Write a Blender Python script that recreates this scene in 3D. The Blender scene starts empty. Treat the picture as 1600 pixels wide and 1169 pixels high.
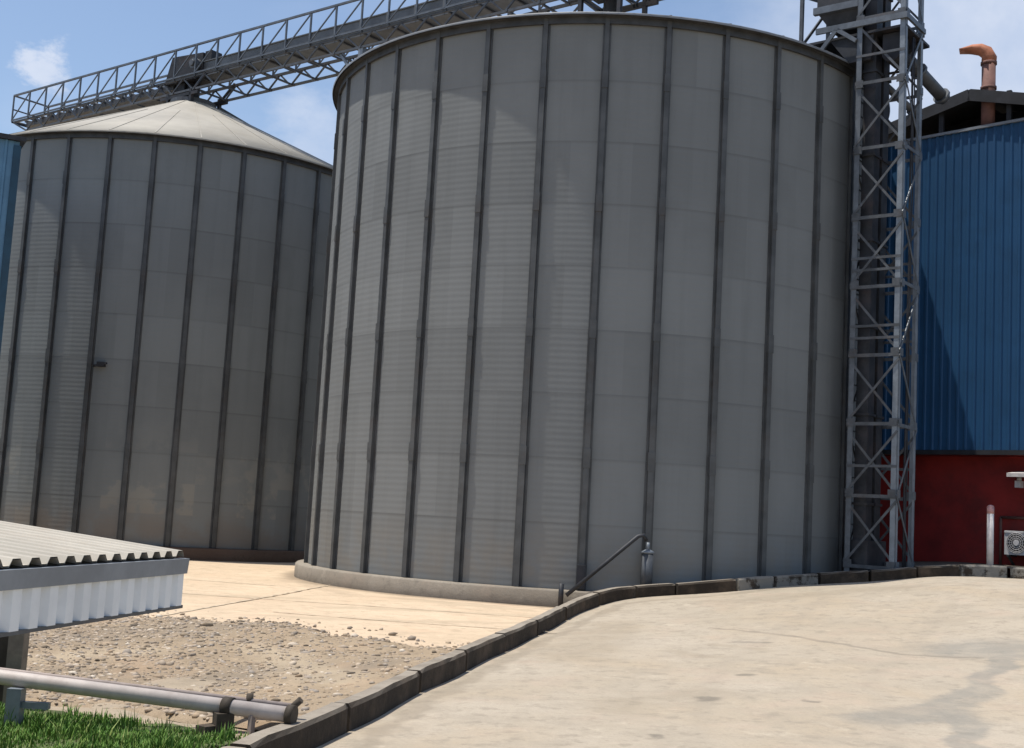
import bpy, bmesh, math, random
import numpy as np
from mathutils import Vector, Matrix
random.seed(7)
PI = math.pi
C = bpy.context.scene.collection
H = 1.6                       # eye height: survey heights below are relative to the eye
R_ = math.radians

# ------------------------------------------------------------------ materials
def new_mat(name):
    m = bpy.data.materials.new(name); m.use_nodes = True
    nt = m.node_tree; b = nt.nodes['Principled BSDF']
    return m, nt, b

def N(nt, typ, **kw):
    n = nt.nodes.new(typ)
    for k, v in kw.items():
        if k in ('operation', 'blend_type', 'data_type', 'noise_dimensions', 'wave_type', 'bands_direction', 'feature', 'interpolation_type', 'clamp', 'mode'):
            setattr(n, k, v)
    return n

def math_n(nt, op, a, b=None, c=None):
    n = nt.nodes.new('ShaderNodeMath'); n.operation = op
    for i, v in enumerate((a, b, c)):
        if v is None: continue
        if hasattr(v, 'is_output'): nt.links.new(v, n.inputs[i])
        else: n.inputs[i].default_value = v
    return n.outputs[0]

def mix_c(nt, fac, a, b, blend='MIX'):
    n = nt.nodes.new('ShaderNodeMix'); n.data_type = 'RGBA'; n.blend_type = blend
    for sock, v in ((n.inputs[0], fac), (n.inputs[6], a), (n.inputs[7], b)):
        if hasattr(v, 'is_output'): nt.links.new(v, sock)
        elif isinstance(v, (int, float)): sock.default_value = v
        else: sock.default_value = (*v, 1)
    return n.outputs[2]

def noise(nt, scale, detail=4, rough=.6, vec=None, dist=0):
    n = nt.nodes.new('ShaderNodeTexNoise')
    n.inputs['Scale'].default_value = scale; n.inputs['Detail'].default_value = detail
    n.inputs['Roughness'].default_value = rough; n.inputs['Distortion'].default_value = dist
    if vec is not None: nt.links.new(vec, n.inputs['Vector'])
    return n.outputs['Fac']

def ramp(nt, v, lo, hi, a=0., b=1.):
    n = nt.nodes.new('ShaderNodeMapRange'); n.interpolation_type = 'SMOOTHSTEP'
    nt.links.new(v, n.inputs[0])
    for i, x in enumerate((lo, hi, a, b)): n.inputs[i + 1].default_value = x
    return n.outputs[0]

def obj_co(nt):
    return nt.nodes.new('ShaderNodeTexCoord').outputs['Object']

def scaled(nt, vec, s):
    n = nt.nodes.new('ShaderNodeMapping'); nt.links.new(vec, n.inputs['Vector'])
    n.inputs['Scale'].default_value = s
    return n.outputs[0]

def bump(nt, b, h, strength=.3, dist=.02):
    n = nt.nodes.new('ShaderNodeBump'); n.inputs['Strength'].default_value = strength
    n.inputs['Distance'].default_value = dist
    nt.links.new(h, n.inputs['Height']); nt.links.new(n.outputs[0], b.inputs['Normal'])

def simple(name, col, rough=.7, metal=0., var=.25, scale=3., dirt=None, dirt_amt=.5, dscale=1.5, bmp=0.):
    m, nt, b = new_mat(name)
    co = obj_co(nt)
    f = noise(nt, scale, 5, .65, co)
    d = tuple(c * (1 - var) for c in col); l = tuple(min(1, c * (1 + var)) for c in col)
    c = mix_c(nt, ramp(nt, f, .3, .7), d, l)
    if dirt:
        g = noise(nt, dscale, 6, .7, co)
        c = mix_c(nt, ramp(nt, g, .48, .72, 0, dirt_amt), c, dirt)
    nt.links.new(c, b.inputs['Base Color'])
    b.inputs['Roughness'].default_value = rough; b.inputs['Metallic'].default_value = metal
    if bmp: bump(nt, b, noise(nt, scale * 8, 4, .6, co), bmp, .01)
    return m

def silo_mat(name, col, dusty):
    m, nt, b = new_mat(name)
    co = obj_co(nt)
    sep = nt.nodes.new('ShaderNodeSeparateXYZ'); nt.links.new(co, sep.inputs[0])
    ang = math_n(nt, 'ARCTAN2', sep.outputs[1], sep.outputs[0])
    pan = math_n(nt, 'FLOOR', math_n(nt, 'MULTIPLY_ADD', ang, 34 / (2 * PI), 40.))
    zz = math_n(nt, 'MULTIPLY', sep.outputs[2], 1 / 1.17)
    row = math_n(nt, 'FLOOR', zz)
    cmb = nt.nodes.new('ShaderNodeCombineXYZ'); nt.links.new(pan, cmb.inputs[0]); nt.links.new(row, cmb.inputs[1])
    wn = nt.nodes.new('ShaderNodeTexWhiteNoise'); wn.noise_dimensions = '2D'; nt.links.new(cmb.outputs[0], wn.inputs['Vector'])
    wr = nt.nodes.new('ShaderNodeTexWhiteNoise'); wr.noise_dimensions = '1D'; nt.links.new(row, wr.inputs['W'])
    c = mix_c(nt, wn.outputs['Value'], tuple(x * .93 for x in col), tuple(x * 1.06 for x in col))
    c = mix_c(nt, math_n(nt, 'MULTIPLY', wr.outputs['Value'], .13), c, (.07, .075, .08))
    # lap joints of the rows
    fr = math_n(nt, 'FRACT', zz)
    lap = ramp(nt, fr, .94, 1.0, 0, .30)
    c = mix_c(nt, lap, c, (.06, .06, .06))
    # streaks that run down, weather mottling
    st = noise(nt, 1., 5, .65, scaled(nt, co, (3.5, 3.5, .22)))
    c = mix_c(nt, ramp(nt, st, .46, .74, 0, .22), c, tuple(x * .58 for x in col))
    mo = noise(nt, .55, 6, .62, co)
    c = mix_c(nt, ramp(nt, mo, .40, .68, 0, .30), c, tuple(x * 1.22 for x in col))
    if dusty:
        low = ramp(nt, sep.outputs[2], 3.4, .9, 0, 1)
        wn2 = nt.nodes.new('ShaderNodeTexWhiteNoise'); wn2.noise_dimensions = '3D'
        cm2 = nt.nodes.new('ShaderNodeCombineXYZ'); nt.links.new(pan, cm2.inputs[0]); nt.links.new(math_n(nt, 'FLOOR', math_n(nt, 'MULTIPLY', sep.outputs[2], 1.25)), cm2.inputs[1]); nt.links.new(cm2.outputs[0], wn2.inputs['Vector'])
        pt = math_n(nt, 'MULTIPLY', ramp(nt, wn2.outputs['Value'], .45, .8), ramp(nt, noise(nt, 2.2, 4, .6, co), .42, .56, 0, .5))
        c = mix_c(nt, math_n(nt, 'MULTIPLY', pt, low), c, (.34, .325, .28))
        rr = math_n(nt, 'MULTIPLY', ramp(nt, sep.outputs[2], 1.4, .2, 0, .6), ramp(nt, noise(nt, 1.1, 5, .6, co), .38, .62))
        c = mix_c(nt, rr, c, (.20, .165, .135))
    else:
        rr = math_n(nt, 'MULTIPLY', ramp(nt, sep.outputs[2], 1.6, .1, 0, .45), ramp(nt, noise(nt, 1.6, 5, .6, co), .36, .62))
        c = mix_c(nt, rr, c, (.22, .19, .15))
    nt.links.new(c, b.inputs['Base Color'])
    b.inputs['Metallic'].default_value = .05
    b.inputs['Roughness'].default_value = .78
    b.inputs['Specular IOR Level'].default_value = .3
    bump(nt, b, noise(nt, 22, 3, .6, co), .08, .01)
    return m

def warped(nt, co, amp, scale):
    n = nt.nodes.new('ShaderNodeTexNoise'); n.inputs['Scale'].default_value = scale; n.inputs['Detail'].default_value = 5
    nt.links.new(co, n.inputs['Vector'])
    v = nt.nodes.new('ShaderNodeVectorMath'); v.operation = 'MULTIPLY_ADD'
    nt.links.new(n.outputs['Color'], v.inputs[0]); v.inputs[1].default_value = (amp, amp, 0); nt.links.new(co, v.inputs[2])
    v2 = nt.nodes.new('ShaderNodeVectorMath'); v2.operation = 'SUBTRACT'; nt.links.new(v.outputs[0], v2.inputs[0]); v2.inputs[1].default_value = (amp / 2, amp / 2, 0)
    v3 = nt.nodes.new('ShaderNodeVectorMath'); v3.operation = 'MULTIPLY'; nt.links.new(v2.outputs[0], v3.inputs[0]); v3.inputs[1].default_value = (1, 1, 0)
    return v3.outputs[0]

def stroke_mask(nt, wco, a, b, rad, soft):
    """0..1 along a stroke a-b of the given radius on the ground (a stain or crack with a shape of its own)"""
    A = Vector((*a, 0)); BA = Vector((*b, 0)) - A
    pa = nt.nodes.new('ShaderNodeVectorMath'); pa.operation = 'SUBTRACT'; nt.links.new(wco, pa.inputs[0]); pa.inputs[1].default_value = A
    dt = nt.nodes.new('ShaderNodeVectorMath'); dt.operation = 'DOT_PRODUCT'; nt.links.new(pa.outputs[0], dt.inputs[0]); dt.inputs[1].default_value = BA / BA.length_squared
    cl = nt.nodes.new('ShaderNodeClamp'); nt.links.new(dt.outputs['Value'], cl.inputs[0])
    sc = nt.nodes.new('ShaderNodeVectorMath'); sc.operation = 'SCALE'; sc.inputs[0].default_value = BA; nt.links.new(cl.outputs[0], sc.inputs['Scale'])
    ds = nt.nodes.new('ShaderNodeVectorMath'); ds.operation = 'DISTANCE'; nt.links.new(pa.outputs[0], ds.inputs[0]); nt.links.new(sc.outputs[0], ds.inputs[1])
    return ramp(nt, ds.outputs['Value'], rad * (1 + soft), rad * (1 - soft))

def concrete(name, col, dark, light, stains=(), bmp=.35, skirts=(), warm=None):
    m, nt, b = new_mat(name)
    co = obj_co(nt)
    c = mix_c(nt, ramp(nt, noise(nt, .35, 6, .62, co), .3, .7), dark, light)
    c = mix_c(nt, .5, c, col)
    st = noise(nt, .8, 7, .68, scaled(nt, co, (1, 1.7, 1)))
    c = mix_c(nt, ramp(nt, st, .5, .75, 0, .55), c, tuple(x * .72 for x in col))
    if warm:
        wv = noise(nt, .5, 5, .6, scaled(nt, co, (1.3, .8, 1)))
        c = mix_c(nt, ramp(nt, wv, .42, .7, 0, .8), c, warm)
    mid = noise(nt, 1.9, 7, .72, scaled(nt, co, (1, .8, 1)))
    c = mix_c(nt, ramp(nt, mid, .46, .66, 0, .52), c, tuple(x * .78 for x in col))
    mid2 = noise(nt, 4.6, 6, .72, co)
    c = mix_c(nt, ramp(nt, mid2, .50, .66, 0, .68), c, tuple(x * .66 for x in col))
    gr = noise(nt, 14, 5, .75, co)
    c = mix_c(nt, ramp(nt, gr, .56, .70, 0, .45), c, tuple(x * .58 for x in col))
    pk = noise(nt, 1.1, 5, .6, scaled(nt, co, (1, 1, 1)))
    c = mix_c(nt, ramp(nt, pk, .52, .68, 0, .35), c, (col[0] * 1.12, col[1] * 1.0, col[2] * .98))
    fine = noise(nt, 38, 4, .7, co)
    c = mix_c(nt, ramp(nt, fine, .35, .7, 0, .35), c, tuple(x * .74 for x in col))
    spk = nt.nodes.new('ShaderNodeTexVoronoi'); spk.inputs['Scale'].default_value = 5.5; nt.links.new(co, spk.inputs['Vector'])
    spm = math_n(nt, 'MULTIPLY', ramp(nt, spk.outputs['Distance'], .22, .08, 0, .6), ramp(nt, noise(nt, .9, 3, .5, co), .50, .68))
    c = mix_c(nt, spm, c, tuple(x * .55 for x in col))
    lsp = noise(nt, 3.2, 5, .7, co)
    c = mix_c(nt, ramp(nt, lsp, .58, .76, 0, .55), c, tuple(min(.8, x * 1.28) for x in col))
    for (amp, wsc, soft, colr, amt, strokes) in stains:
        w = warped(nt, co, amp, wsc); k = None
        for a_, b__, rad in strokes:
            m_ = stroke_mask(nt, w, a_, b__, rad, soft)
            k = m_ if k is None else math_n(nt, 'MAXIMUM', k, m_)
        k = math_n(nt, 'MULTIPLY', k, ramp(nt, noise(nt, 2.5, 5, .7, co), .25, .6, .45, 1))
        c = mix_c(nt, math_n(nt, 'MULTIPLY', k, amt), c, colr)
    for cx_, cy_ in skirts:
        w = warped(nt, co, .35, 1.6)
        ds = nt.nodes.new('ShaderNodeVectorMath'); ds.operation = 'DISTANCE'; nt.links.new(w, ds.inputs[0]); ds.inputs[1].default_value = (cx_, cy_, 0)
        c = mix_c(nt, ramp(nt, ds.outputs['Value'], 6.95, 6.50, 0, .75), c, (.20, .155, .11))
    nt.links.new(c, b.inputs['Base Color']); b.inputs['Roughness'].default_value = .9
    b.inputs['Specular IOR Level'].default_value = .25
    hh = math_n(nt, 'ADD', noise(nt, 30, 6, .7, co), math_n(nt, 'MULTIPLY', noise(nt, 3, 4, .6, co), 2.))
    bump(nt, b, hh, bmp, .02)
    return m

def island_mat(name, cols, rough=.85):
    m, nt, b = new_mat(name)
    g = nt.nodes.new('ShaderNodeNewGeometry')
    cr = nt.nodes.new('ShaderNodeValToRGB'); cr.color_ramp.interpolation = 'LINEAR'
    el = cr.color_ramp.elements
    while len(el) < len(cols): el.new(.5)
    for i, c in enumerate(cols):
        el[i].position = i / (len(cols) - 1); el[i].color = (*c, 1)
    nt.links.new(g.outputs['Random Per Island'], cr.inputs[0])
    nt.links.new(cr.outputs[0], b.inputs['Base Color']); b.inputs['Roughness'].default_value = rough
    b.inputs['Specular IOR Level'].default_value = .2
    return m

M = {}
M['silo_near'] = silo_mat('galvanised_wall', (.194, .204, .204), False)
M['silo_far'] = silo_mat('galvanised_wall_dusty', (.220, .235, .234), True)
M['rib'] = simple('dull_zinc_rib', (.078, .082, .084), .6, .2, .3, 1.2, (.075, .06, .05), .4, 2.)
M['eave'] = simple('dark_eave_steel', (.05, .052, .055), .6, .2, .3)
M['roof'] = simple('dusty_zinc_roof', (.31, .29, .25), .65, .05, .12, .9, (.25, .225, .185), .5, .8)
M['roof_near'] = simple('zinc_roof_grey', (.20, .21, .225), .55, .2, .15, .9)
M['ring'] = concrete('plinth_concrete', (.28, .245, .20), (.19, .155, .115), (.36, .325, .275))
M['ring_brown'] = concrete('plinth_concrete_brown', (.13, .085, .06), (.09, .06, .045), (.18, .13, .1))  # darker, browner concrete for the far plinth
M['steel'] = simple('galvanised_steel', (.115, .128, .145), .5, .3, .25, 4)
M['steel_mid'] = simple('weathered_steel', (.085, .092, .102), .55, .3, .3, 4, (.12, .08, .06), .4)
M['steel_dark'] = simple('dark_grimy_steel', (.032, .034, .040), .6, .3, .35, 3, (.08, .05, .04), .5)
M['steel_lit'] = simple('pale_lit_galvanised_steel', (.185, .21, .24), .5, .25, .2, 4)
M['trough'] = simple('conveyor_sheet_steel', (.14, .146, .152), .5, .25, .2, 2, (.13, .12, .11), .4)
M['black'] = simple('black_paint', (.018, .019, .024), .7, 0, .4)
M['blue'] = simple('blue_painted_sheet', (.014, .072, .172), .45, 0, .14, 1.2, (.009, .04, .10), .5, .6)
M['red'] = simple('red_painted_wall', (.25, .016, .013), .7, 0, .3, 1.2, (.07, .018, .016), .6, .7)
M['roof_dark'] = simple('dark_roof_sheet', (.025, .027, .033), .6, .1, .3)
M['rust'] = simple('rusty_orange_duct', (.42, .16, .085), .75, .1, .3, 3, (.22, .09, .07), .5, 3)
M['rust_dark'] = simple('rusty_brown_duct', (.17, .085, .07), .8, .1, .3, 3)
M['white'] = simple('chalky_white_paint', (.62, .58, .56), .7, 0, .15, 6, (.4, .3, .27), .5, 4)
M['ac'] = simple('cream_appliance_paint', (.55, .53, .53), .5, 0, .1, 6)
M['shed_roof'] = simple('cream_roof_sheet', (.40, .365, .305), .75, 0, .12, 1.5, (.36, .31, .25), .6, 1.6)
M['fascia'] = simple('grey_blue_fascia', (.20, .22, .245), .6, .05, .15, 3)
M['valance'] = simple('pale_grey_valance', (.74, .76, .77), .55, .05, .1, 2, (.52, .52, .50), .5, 2)
M['post_brown'] = simple('grey_brown_post', (.20, .165, .125), .75, 0, .3, 4, (.14, .10, .07), .5, 3)
M['shed_dark'] = simple('dark_shed_boards', (.05, .04, .03), .9, 0, .3, 4)
M['pipe'] = simple('pinkish_white_pipe', (.50, .44, .40), .6, 0, .12, 5, (.36, .29, .25), .5, 4)
M['pipe_thin'] = simple('dusty_brown_pipe', (.33, .27, .24), .7, 0, .2, 5)
M['iron'] = simple('rusty_dark_iron', (.055, .042, .03), .8, .1, .4, 6)

# ------------------------------------------------------------------ mesh builder
class MB:
    def __init__(s): s.v = []; s.f = []; s.sm = []
    def add(s, vs, fs, smooth=False):
        o = len(s.v); s.v += [tuple(v) for v in vs]; s.f += [tuple(o + i for i in f) for f in fs]; s.sm += [smooth] * len(fs)
        return s
    def hexa(s, p):     # eight corners: four below, four above
        return s.add(p, [(3, 2, 1, 0), (4, 5, 6, 7), (0, 1, 5, 4), (1, 2, 6, 5), (2, 3, 7, 6), (3, 0, 4, 7)])
    def box(s, c, d, rz=0., ax=None):
        if ax is None: ax = (Vector((math.cos(rz), math.sin(rz), 0)), Vector((-math.sin(rz), math.cos(rz), 0)), Vector((0, 0, 1)))
        c = Vector(c); a, b, e = [Vector(x) * (k / 2) for x, k in zip(ax, d)]
        return s.hexa([c - a - b - e, c + a - b - e, c + a + b - e, c - a + b - e, c - a - b + e, c + a - b + e, c + a + b + e, c - a + b + e])
    def bar(s, p, q, w, h=None, up=(0, 0, 1)):
        p, q = Vector(p), Vector(q); h = h or w
        x = (q - p).normalized(); u = Vector(up)
        if abs(x.dot(u)) > .98: u = Vector((.795, -.607, 0))
        y = u.cross(x).normalized(); z = x.cross(y)
        return s.box((p + q) / 2, ((q - p).length, w, h), ax=(x, y, z))
    def angle(s, p, q, w, t=.012, side=(1, 1), A=(.795, -.607, 0), B=(.607, .795, 0)):
        """L-section between two points of a near vertical line"""
        A = Vector(A) * side[0]; B = Vector(B) * side[1]; p = Vector(p); q = Vector(q)
        for d, n in ((A, B), (B, A)):
            c = [p, p + d * w, p + d * w + n * t, p + n * t]
            s.hexa(c + [x + (q - p) for x in c])
        return s
    def tube(s, pts, r, n=10, cap=True, smooth=True):
        pts = [Vector(p) for p in pts]; rs = r if isinstance(r, (list, tuple)) else [r] * len(pts)
        vs = []; fs = []; prev = None
        for i, p in enumerate(pts):
            t = (pts[min(i + 1, len(pts) - 1)] - pts[max(i - 1, 0)]).normalized()
            if prev is None:
                u = Vector((0, 0, 1)) if abs(t.z) < .9 else Vector((1, 0, 0))
                a = t.cross(u).normalized()
            else:
                a = (prev - t * prev.dot(t)).normalized()
            prev = a; b = t.cross(a)
            for k in range(n):
                g = 2 * PI * k / n
                vs.append(p + (a * math.cos(g) + b * math.sin(g)) * rs[i])
        for i in range(len(pts) - 1):
            for k in range(n):
                fs.append((i * n + k, i * n + (k + 1) % n, (i + 1) * n + (k + 1) % n, (i + 1) * n + k))
        s.add(vs, fs, smooth)
        if cap:
            o = len(s.v) - len(vs)
            s.f += [tuple(o + k for k in reversed(range(n))), tuple(o + (len(pts) - 1) * n + k for k in range(n))]; s.sm += [False, False]
        return s
    def lathe(s, prof, n=64, smooth=True, close=False):
        vs = []; fs = []; m = len(prof)
        for k in range(n):
            a = 2 * PI * k / n
            for r, z in prof: vs.append((r * math.cos(a), r * math.sin(a), z))
        for k in range(n):
            k2 = (k + 1) % n
            for j in range(m if close else m - 1):
                j2 = (j + 1) % m
                fs.append((k * m + j, k2 * m + j, k2 * m + j2, k * m + j2))
        return s.add(vs, fs, smooth)
    def build(s, name, mat, parent=None, auto=None):
        me = bpy.data.meshes.new(name); me.from_pydata(s.v, [], s.f)
        me.polygons.foreach_set('use_smooth', s.sm); me.update()
        bm = bmesh.new(); bm.from_mesh(me); bmesh.ops.recalc_face_normals(bm, faces=bm.faces); bm.to_mesh(me); bm.free()
        o = bpy.data.objects.new(name, me); C.objects.link(o)
        me.materials.append(mat)
        if parent: o.parent = parent
        return o

def tag(o, label=None, cat=None, group=None, kind=None):
    for k, v in (('label', label), ('category', cat), ('group', group), ('kind', kind)):
        if v: o[k] = v
    return o

def thing(name, loc, label, cat, rz=0, group=None):
    o = bpy.data.objects.new(name, None); C.objects.link(o); o.empty_display_size = .3
    o.location = loc; o.rotation_euler.z = rz
    return tag(o, label, cat, group)

def copy_part(o, parent, rz=None):
    c = o.copy(); C.objects.link(c); c.parent = parent
    if rz is not None: c.rotation_euler.z = rz
    return c

# ------------------------------------------------------------------ survey (x right, y ahead, z above ground datum)
SA = Vector((1.887, 28.822, 0)); SB = Vector((-10.379, 38.229, 0))
RAD = 6.2; NP = 34
Z_APRON = -1.54 + H; Z_WALL = -1.238 + H; Z_EAVE = 9.35 + H; Z_APEX = 12.3 + H
U = Vector((.795, -.607, 0)); V = Vector((.607, .795, 0))        # along / across the conveyor line

KERB = [(-2.35, -6, -1.55), (-2.1, 2, -1.5), (-1.75, 6, -1.48), (-1.44, 7.93, -1.47), (-1.25, 8.73, -1.46), (-1.08, 9.63, -1.46), (-.88, 10.67, -1.455), (-.69, 11.75, -1.45), (-.46, 12.75, -1.44),
        (-.04, 14.7, -1.41), (.49, 16.93, -1.37), (1.01, 19.15, -1.30), (1.42, 20.5, -1.22), (1.93, 21.4, -1.12), (2.54, 21.98, -1.06), (3.27, 22.26, -.99), (4.12, 22.38, -.88), (4.92, 22.75, -.80),
        (6.02, 23.2, -.70), (6.91, 23.2, -.60), (7.51, 23.2, -.52), (8.84, 23.62, -.43), (9.7, 23.2, -.42), (10.7, 22.1, -.42), (12.5, 19.5, -.45), (16, 14, -.6)]
KERB = [(x, y, z + H) for x, y, z in KERB]
KH = .20
# surface through the road's edge and a few levels out on the road (thin-plate)
cp = [(x, y, z - KH) for x, y, z in KERB] + [(0, 0, -.02), (3.6, 9, .09), (6, 9, .10), (9, 5, .1), (3, 15, .18), (6, 18, .55), (8.3, 20.5, .93), (14, 4, .2), (5, -6, 0)]
P_ = np.array([(a, b) for a, b, _ in cp]); z_ = np.array([c for _, _, c in cp]); n_ = len(cp)
def tps(d2): return np.where(d2 > 1e-9, d2 * np.log(d2 + 1e-12) * .5, 0)
A_ = np.zeros((n_ + 3, n_ + 3)); A_[:n_, :n_] = tps(((P_[:, None] - P_[None]) ** 2).sum(-1)) + np.eye(n_) * .6
A_[:n_, n_:] = np.c_[np.ones(n_), P_]; A_[n_:, :n_] = A_[:n_, n_:].T
W_ = np.linalg.solve(A_, np.r_[z_, 0, 0, 0])
def road_z(x, y):
    q = np.array((x, y)); k = tps(((P_ - q) ** 2).sum(-1))
    return float(k @ W_[:n_] + W_[n_] + W_[n_ + 1] * x + W_[n_ + 2] * y)

def resample(pts, step):
    out = [Vector(pts[0])]
    # Catmull-Rom through the survey points
    P = [Vector(p) for p in pts]
    for i in range(len(P) - 1):
        p0 = P[max(i - 1, 0)]; p1 = P[i]; p2 = P[i + 1]; p3 = P[min(i + 2, len(P) - 1)]
        n = max(1, int((p2 - p1).length / step))
        for k in range(1, n + 1):
            t = k / n
            out.append(.5 * ((2 * p1) + (p2 - p0) * t + (2 * p0 - 5 * p1 + 4 * p2 - p3) * t * t + (3 * p1 - p0 - 3 * p2 + p3) * t ** 3))
    return out
KS = resample(KERB, .25)
def kerb_x(y):
    for a, b in zip(KS, KS[1:]):
        if a.y <= y <= b.y: return a.x + (b.x - a.x) * (y - a.y) / max(1e-6, b.y - a.y)
    return 2.3

def sm(t): t = max(0, min(1, t)); return t * t * (3 - 2 * t)
def yard_z(x, y):
    z = Z_APRON - .05
    kx = kerb_x(min(y, 21.5)); dist = max(0, kx - x)
    low = sm((15.5 - y) / 6.5) * sm(dist / 2.4)
    z -= .06 * low
    near = sm((21 - y) / 4) * (1 - sm(dist / 1.5))
    z += .06 * near
    return z

# ------------------------------------------------------------------ ground, road, yard
def grid_mesh(xs_of, ys, zf, nx):
    vs = []; fs = []
    for y in ys:
        x0, x1 = xs_of(y)
        for i in range(nx + 1):
            x = x0 + (x1 - x0) * i / nx
            vs.append((x, y, zf(x, y)))
    for j in range(len(ys) - 1):
        for i in range(nx):
            a = j * (nx + 1) + i
            fs.append((a, a + 1, a + nx + 2, a + nx + 1))
    return vs, fs

M['earth'] = concrete('bare_earth', (.27, .22, .16), (.19, .15, .1), (.34, .28, .21))
g = MB(); g.add([(-300, -300, -.75), (300, -300, -.75), (300, 300, -.75), (-300, 300, -.75)], [(0, 1, 2, 3)])
tag(g.build('ground', M['earth']), kind='structure')

road_stains = [
    (.9, 1.1, .35, (.20, .195, .175), .60, [((5.6, 15.0), (7.0, 14.5), .72), ((5.7, 14.2), (4.55, 12.2), .17), ((4.55, 12.2), (3.85, 11.2), .24), ((3.2, 10.7), (3.65, 10.95), .36), ((3.85, 11.2), (3.6, 9.2), .13)]),
    (.25, 2.2, .6, (.20, .17, .135), .62, [((2.9, 17.5), (3.35, 17.0), .035), ((3.35, 17.0), (3.95, 16.0), .045), ((3.95, 16), (4.25, 15.4), .05), ((4.25, 15.4), (4.6, 14.75), .045), ((4.6, 14.75), (5.4, 14.4), .05)]),
    (1.2, .9, .8, (.27, .225, .165), .40, [((.9, 14.5), (1.6, 18.5), .35), ((1.0, 11.0), (1.9, 12.0), .3), ((3.6, 20.5), (6.5, 21.3), .35), ((2.0, 15.2), (2.5, 14.6), .12), ((2.9, 15.6), (3.2, 15.2), .10)]),
    (.18, .8, .8, (.26, .225, .18), .20, [((1.0, 7.0), (2.3, 13.5), .09), ((2.3, 13.5), (5.2, 20.5), .10), ((2.4, 7.0), (3.8, 13.0), .09), ((3.8, 13.0), (7.0, 19.5), .10)]),
    (.3, 3.0, .5, (.13, .115, .095), .6, [((1.9, 11.6), (1.95, 11.7), .10), ((2.5, 13.2), (2.6, 13.2), .07), ((1.2, 9.6), (1.22, 9.7), .06), ((2.75, 11.5), (2.8, 11.45), .05), ((3.0, 16.0), (3.3, 15.9), .09)]),
    (.5, 2.0, .6, (.22, .185, .14), .5, [((-1.2, 7.0), (-.55, 11.5), .10), ((-.55, 11.5), (.7, 17), .10), ((.7, 17), (2.0, 21.0), .09), ((2.0, 21.0), (6, 22.9), .10)])]
M['road'] = concrete('worn_road_concrete', (.40, .345, .27), (.35, .295, .22), (.46, .40, .325), road_stains, .45, warm=(.40, .325, .235))
# contraction crack that wanders across the slab, as thin stained ellipses end to end
pole = Vector((13, 4, 0))
vs = []; fs = []; nr = 56
for p in KS:
    for k in range(nr + 1):
        t = (k / nr) ** 1.15
        x = p.x + (pole.x - p.x) * t; y = p.y + (pole.y - p.y) * t
        z = road_z(x, y)
        z += .012 * math.sin(x * 2.1 + y * .7) * math.sin(y * 1.3 - x * .4)
        vs.append((x, y, z))
for i in range(len(KS) - 1):
    for k in range(nr):
        a = i * (nr + 1) + k
        fs.append((a, a + 1, a + nr + 2, a + nr + 1))
mb = MB(); mb.add(vs, fs, True)
road = tag(mb.build('road', M['road']), kind='structure')

# kerb: cast blocks end to end, with open joints, each a little out of line
mk, nt, b = new_mat('kerb_stone')
co = obj_co(nt); geo = nt.nodes.new('ShaderNodeNewGeometry')
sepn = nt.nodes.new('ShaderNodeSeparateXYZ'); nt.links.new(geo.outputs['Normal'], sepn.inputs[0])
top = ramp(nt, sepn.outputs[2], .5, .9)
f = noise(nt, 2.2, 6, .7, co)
face = mix_c(nt, ramp(nt, f, .42, .72), (.026, .018, .011), (.085, .060, .040))  # stained faces, with their shade put into the dark colour too
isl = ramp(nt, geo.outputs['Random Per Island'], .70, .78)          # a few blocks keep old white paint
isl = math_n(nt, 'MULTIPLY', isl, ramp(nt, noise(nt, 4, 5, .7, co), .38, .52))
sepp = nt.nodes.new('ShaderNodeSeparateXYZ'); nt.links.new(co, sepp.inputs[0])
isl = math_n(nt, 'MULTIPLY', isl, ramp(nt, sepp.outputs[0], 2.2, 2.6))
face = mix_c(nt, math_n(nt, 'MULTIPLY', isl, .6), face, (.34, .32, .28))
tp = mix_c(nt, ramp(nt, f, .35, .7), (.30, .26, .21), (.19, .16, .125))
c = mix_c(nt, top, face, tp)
nt.links.new(c, b.inputs['Base Color']); b.inputs['Roughness'].default_value = .95
bump(nt, b, noise(nt, 14, 6, .7, co), .6, .02)
M['kerb'] = mk
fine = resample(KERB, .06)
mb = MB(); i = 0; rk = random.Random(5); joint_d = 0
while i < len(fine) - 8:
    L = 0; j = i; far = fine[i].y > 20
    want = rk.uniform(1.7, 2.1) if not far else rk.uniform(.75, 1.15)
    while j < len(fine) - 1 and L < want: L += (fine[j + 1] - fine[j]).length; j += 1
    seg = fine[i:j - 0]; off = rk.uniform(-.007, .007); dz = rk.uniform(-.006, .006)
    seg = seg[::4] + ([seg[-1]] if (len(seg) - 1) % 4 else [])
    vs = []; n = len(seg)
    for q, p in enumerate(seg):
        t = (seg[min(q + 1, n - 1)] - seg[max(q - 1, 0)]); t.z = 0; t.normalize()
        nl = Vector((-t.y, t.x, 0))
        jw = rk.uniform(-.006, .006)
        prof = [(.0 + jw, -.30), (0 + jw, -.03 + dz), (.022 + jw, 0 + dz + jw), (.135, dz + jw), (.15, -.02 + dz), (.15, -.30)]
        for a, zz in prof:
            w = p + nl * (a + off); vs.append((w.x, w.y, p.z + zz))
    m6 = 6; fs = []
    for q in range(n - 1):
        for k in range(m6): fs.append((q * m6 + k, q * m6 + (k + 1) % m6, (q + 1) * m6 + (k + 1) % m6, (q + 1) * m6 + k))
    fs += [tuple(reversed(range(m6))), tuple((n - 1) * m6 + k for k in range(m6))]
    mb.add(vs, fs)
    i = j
tag(mb.build('kerb', M['kerb']), kind='structure')

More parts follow.
